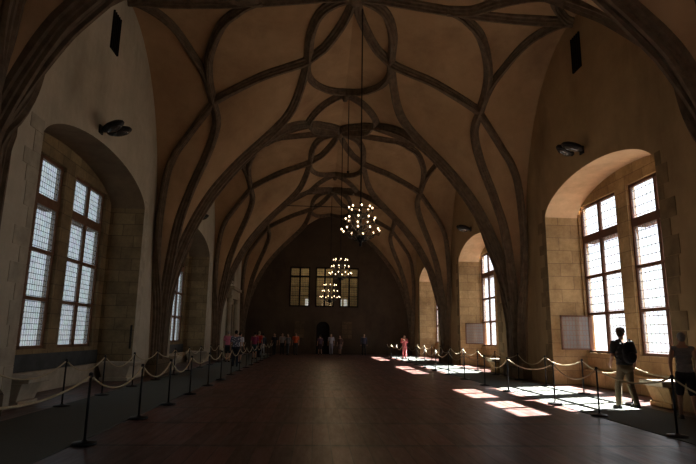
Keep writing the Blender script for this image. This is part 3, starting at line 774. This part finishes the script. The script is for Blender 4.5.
# the two visitors on the right
pm = person((7.27, 12.45, .012), math.radians(8), 'man in peaked cap, dark shirt and khaki trousers walking by the nearest right window',
            (.05, .055, .06), (.19, .145, .085), (.06, .045, .03), H=1.84, voxel=.013, stride=.16, cap=(.20, .18, .16), lean=.06, headturn=-.95, detail=True,
            armL=((-.29, .0, 1.16), (-.25, .14, .98)), armR=((.26, -.06, 1.16), (.25, .02, .90)), shoes=(.03, .028, .025), slim=1.22)
def backpack(p, c, label, k=1.05):
    o = empty('backpack', p.location, p.rotation_euler.z)
    mb = MB(); mb.ball((0, -.17 * k, 1.27 * k), .165 * k, .10 * k, .20 * k, 16, 10); mb.ball((0, -.18 * k, 1.12 * k), .155 * k, .105 * k, .14 * k, 16, 10)
    remesh(mb, 'pack_body', cloth(c), o, .014, 3)
    mb = MB(); mb.ball((0, -.265 * k, 1.14 * k), .11 * k, .045 * k, .10 * k, 14, 8); remesh(mb, 'front_pocket', cloth(c), o, .014, 3)
    for sx in (-1, 1):
        mb = MB(); mb.tube([(sx * .10 * k, -.13 * k, 1.40 * k), (sx * .125 * k, -.06 * k, 1.505 * k), (sx * .13 * k, .05 * k, 1.49 * k), (sx * .13 * k, .135 * k, 1.38 * k), (sx * .15 * k, .14 * k, 1.22 * k), (sx * .165 * k, .05 * k, 1.10 * k), (sx * .13 * k, -.11 * k, 1.06 * k)], .02 * k, 8)
        mb.build('strap', cloth(c), o, smooth=True)
    tag(o, label, 'backpack'); return o
backpack(pm, (.012, .012, .014), 'black backpack on the back of the man in the peaked cap')
pw = person((7.60, 10.85, .012), math.radians(-22), 'grey-haired woman in sleeveless grey top and dark shorts at the right edge',
            (.20, .19, .19), (.02, .02, .025), (.26, .25, .24), H=1.74, voxel=.013, stride=.18, shorts=True, sleeve='none', lean=.05, headturn=.1, detail=True,
            armL=((-.25, .0, 1.15), (-.22, .14, .95)), armR=((.26, .0, 1.15), (.22, .12, .96)), shoes=(.10, .08, .07))
t = NT('pattern_shirt'); cc = t.coords(); v = t.n('ShaderNodeTexVoronoi', _Scale=14.); t.l(cc, v.inputs['Vector'])
PATT = t.bsdf(t.ramp(v.outputs[0], [(.25, (.75, .78, .85)), (.5, (.12, .13, .18))]), .8)
folk = [
 ((-5.0, 31.9), 0, 'man in a pink shirt and dark shorts walking away beside the left ropes', (.62, .16, .22), (.02, .02, .025), (.28, .25, .22), dict(shorts=True, H=1.76, slim=1.1)),
 ((-4.75, 33.6), .3, 'person in dark clothes just beyond the man in the pink shirt', (.02, .02, .03), (.02, .02, .02), (.02, .015, .01), dict(H=1.62)),
 ((-3.95, 27.6), .1, 'dark-haired person in a patterned blue-white shirt and dark trousers, left crowd', (.5, .5, .6), (.015, .02, .035), (.015, .012, .01), dict(H=1.76, topmat=PATT)),
 ((-4.15, 30.6), -.5, 'person in a white top right behind the one in the patterned shirt', (.6, .6, .65), (.03, .03, .03), (.02, .015, .01), dict(H=1.68, shorts=True)),
 ((-3.95, 36.2), .0, 'person in a magenta top and teal shorts left of the red shirt', (.30, .05, .12), (.03, .08, .09), (.02, .015, .01), dict(shorts=True, H=1.72)),
 ((-3.95, 38.9), -.4, 'person in a bright red shirt and dark trousers in the left crowd', (.45, .03, .02), (.02, .02, .025), (.25, .17, .1), dict(H=1.8)),
 ((-3.8, 40.3), .5, 'person in a dark jacket and white trousers right of the red shirt', (.03, .035, .05), (.5, .52, .55), (.02, .015, .01), dict(H=1.66, sleeve='long')),
 ((-3.25, 44.2), 2.9, 'person in dark clothes at the left of the group by the end wall', (.03, .03, .04), (.02, .02, .02), (.02, .015, .01), dict(H=1.7)),
 ((-2.65, 44.6), 3.3, 'person in a pale grey shirt in the group by the end wall', (.28, .26, .24), (.03, .03, .03), (.03, .02, .015), dict(H=1.72)),
 ((-2.15, 44.0), 2.6, 'person in a blue-grey top standing left of the orange shirt', (.16, .18, .2), (.06, .07, .08), (.05, .03, .02), dict(H=1.66)),
 ((-1.55, 44.4), 3.1, 'person in an orange-red shirt near the end wall', (.55, .10, .03), (.05, .05, .05), (.08, .05, .03), dict(H=1.76)),
 ((.45, 45.1), .2, 'small dim figure in a dark purple top before the end wall doorway', (.10, .06, .09), (.04, .03, .03), (.03, .02, .015), dict(H=1.62, shorts=True)),
 ((1.35, 45.0), 3.0, 'person in a whitish top and patterned trousers right of the end wall doorway', (.42, .42, .5), (.25, .25, .3), (.04, .03, .02), dict(H=1.72)),
 ((2.1, 45.2), 2.8, 'dim figure in a brownish skirt by the right panel of the end wall', (.12, .07, .06), (.18, .13, .12), (.03, .02, .015), dict(H=1.6, skirt=True)),
 ((4.1, 45.4), 3.2, 'dark figure standing toward the right of the end wall', (.05, .05, .08), (.02, .02, .02), (.02, .015, .01), dict(H=1.75, sleeve='long')),
 ((6.28, 37.9), 2.9, 'person dressed all in pink standing in sunlight by the right wall', (.85, .24, .26), (.85, .24, .26), (.06, .03, .02), dict(H=1.68, stride=.05, sleeve='long', armL=((-.24, .05, 1.2), (-.08, .2, 1.32)), armR=((.24, .05, 1.2), (.08, .2, 1.32)))),
]
for (x, y), a, lab, top, bot, hr, kw in folk:
    person(ground(x, y), a, lab, top, bot, hr, **kw)

# ------------------------------------------------------------------ light
sun = bpy.data.lights.new('sun', 'SUN'); sun.energy = 140; sun.angle = .009; sun.color = (1, .95, .87)
so = bpy.data.objects.new('sun', sun); COL.objects.link(so)
so.rotation_euler = Vector((-5.25, -1.85, -5.85)).to_track_quat('-Z', 'Y').to_euler(); so.location = (20, 20, 20)
w = bpy.data.worlds.new('sky'); S.world = w; w.use_nodes = True; t = w.node_tree; t.nodes.clear()
o = t.nodes.new('ShaderNodeOutputWorld'); bg = t.nodes.new('ShaderNodeBackground'); tc = t.nodes.new('ShaderNodeTexCoord')
sp = t.nodes.new('ShaderNodeSeparateXYZ'); rp = t.nodes.new('ShaderNodeValToRGB')
t.links.new(tc.outputs['Generated'], sp.inputs[0]); mp = t.nodes.new('ShaderNodeMapRange'); mp.inputs[1].default_value = -1; mp.inputs[2].default_value = 1
t.links.new(sp.outputs[2], mp.inputs[0]); t.links.new(mp.outputs[0], rp.inputs[0])
e = rp.color_ramp.elements; e[0].position = .40; e[0].color = (.55, .50, .42, 1); e[1].position = .56; e[1].color = (.86, .93, 1, 1)
t.links.new(rp.outputs[0], bg.inputs[0]); bg.inputs[1].default_value = 2.6; t.links.new(bg.outputs[0], o.inputs[0])

# ------------------------------------------------------------------ camera
cam = bpy.data.cameras.new('camera'); co = bpy.data.objects.new('camera', cam); COL.objects.link(co); S.camera = co
cam.sensor_width = 36; cam.lens = 533 / 696 * 36; cam.clip_end = 300; cam.clip_start = .05
roll = .014; c_, s_ = math.cos(roll), math.sin(roll); fpx = 533.
dx, dy = 315 - 348, 232 - 335
ux = c_ * dx - s_ * dy; uy = s_ * dx + c_ * dy
p = math.atan(-uy / fpx); a = math.atan(-ux / fpx * math.cos(p))
F = Vector((math.sin(a) * math.cos(p), math.cos(a) * math.cos(p), math.sin(p))); R_ = Vector((math.cos(a), -math.sin(a), 0)); U = R_.cross(F)
# roll: photo axes expressed in the unrolled frame
Rr = R_ * c_ + U * s_; Ur = U * c_ - R_ * s_
mat = Matrix((Rr, Ur, -F)).transposed().to_4x4(); mat.translation = Vector((0, 0, 1.6)); co.matrix_world = mat

S.view_settings.view_transform = 'Standard'; S.view_settings.look = 'None'; S.view_settings.exposure = 0; S.view_settings.gamma = 1
S.cycles.use_denoising = True; S.cycles.max_bounces = 8; S.cycles.diffuse_bounces = 5; S.cycles.transparent_max_bounces = 16
S.cycles.sample_clamp_indirect = 6; S.cycles.caustics_reflective = False; S.cycles.caustics_refractive = False
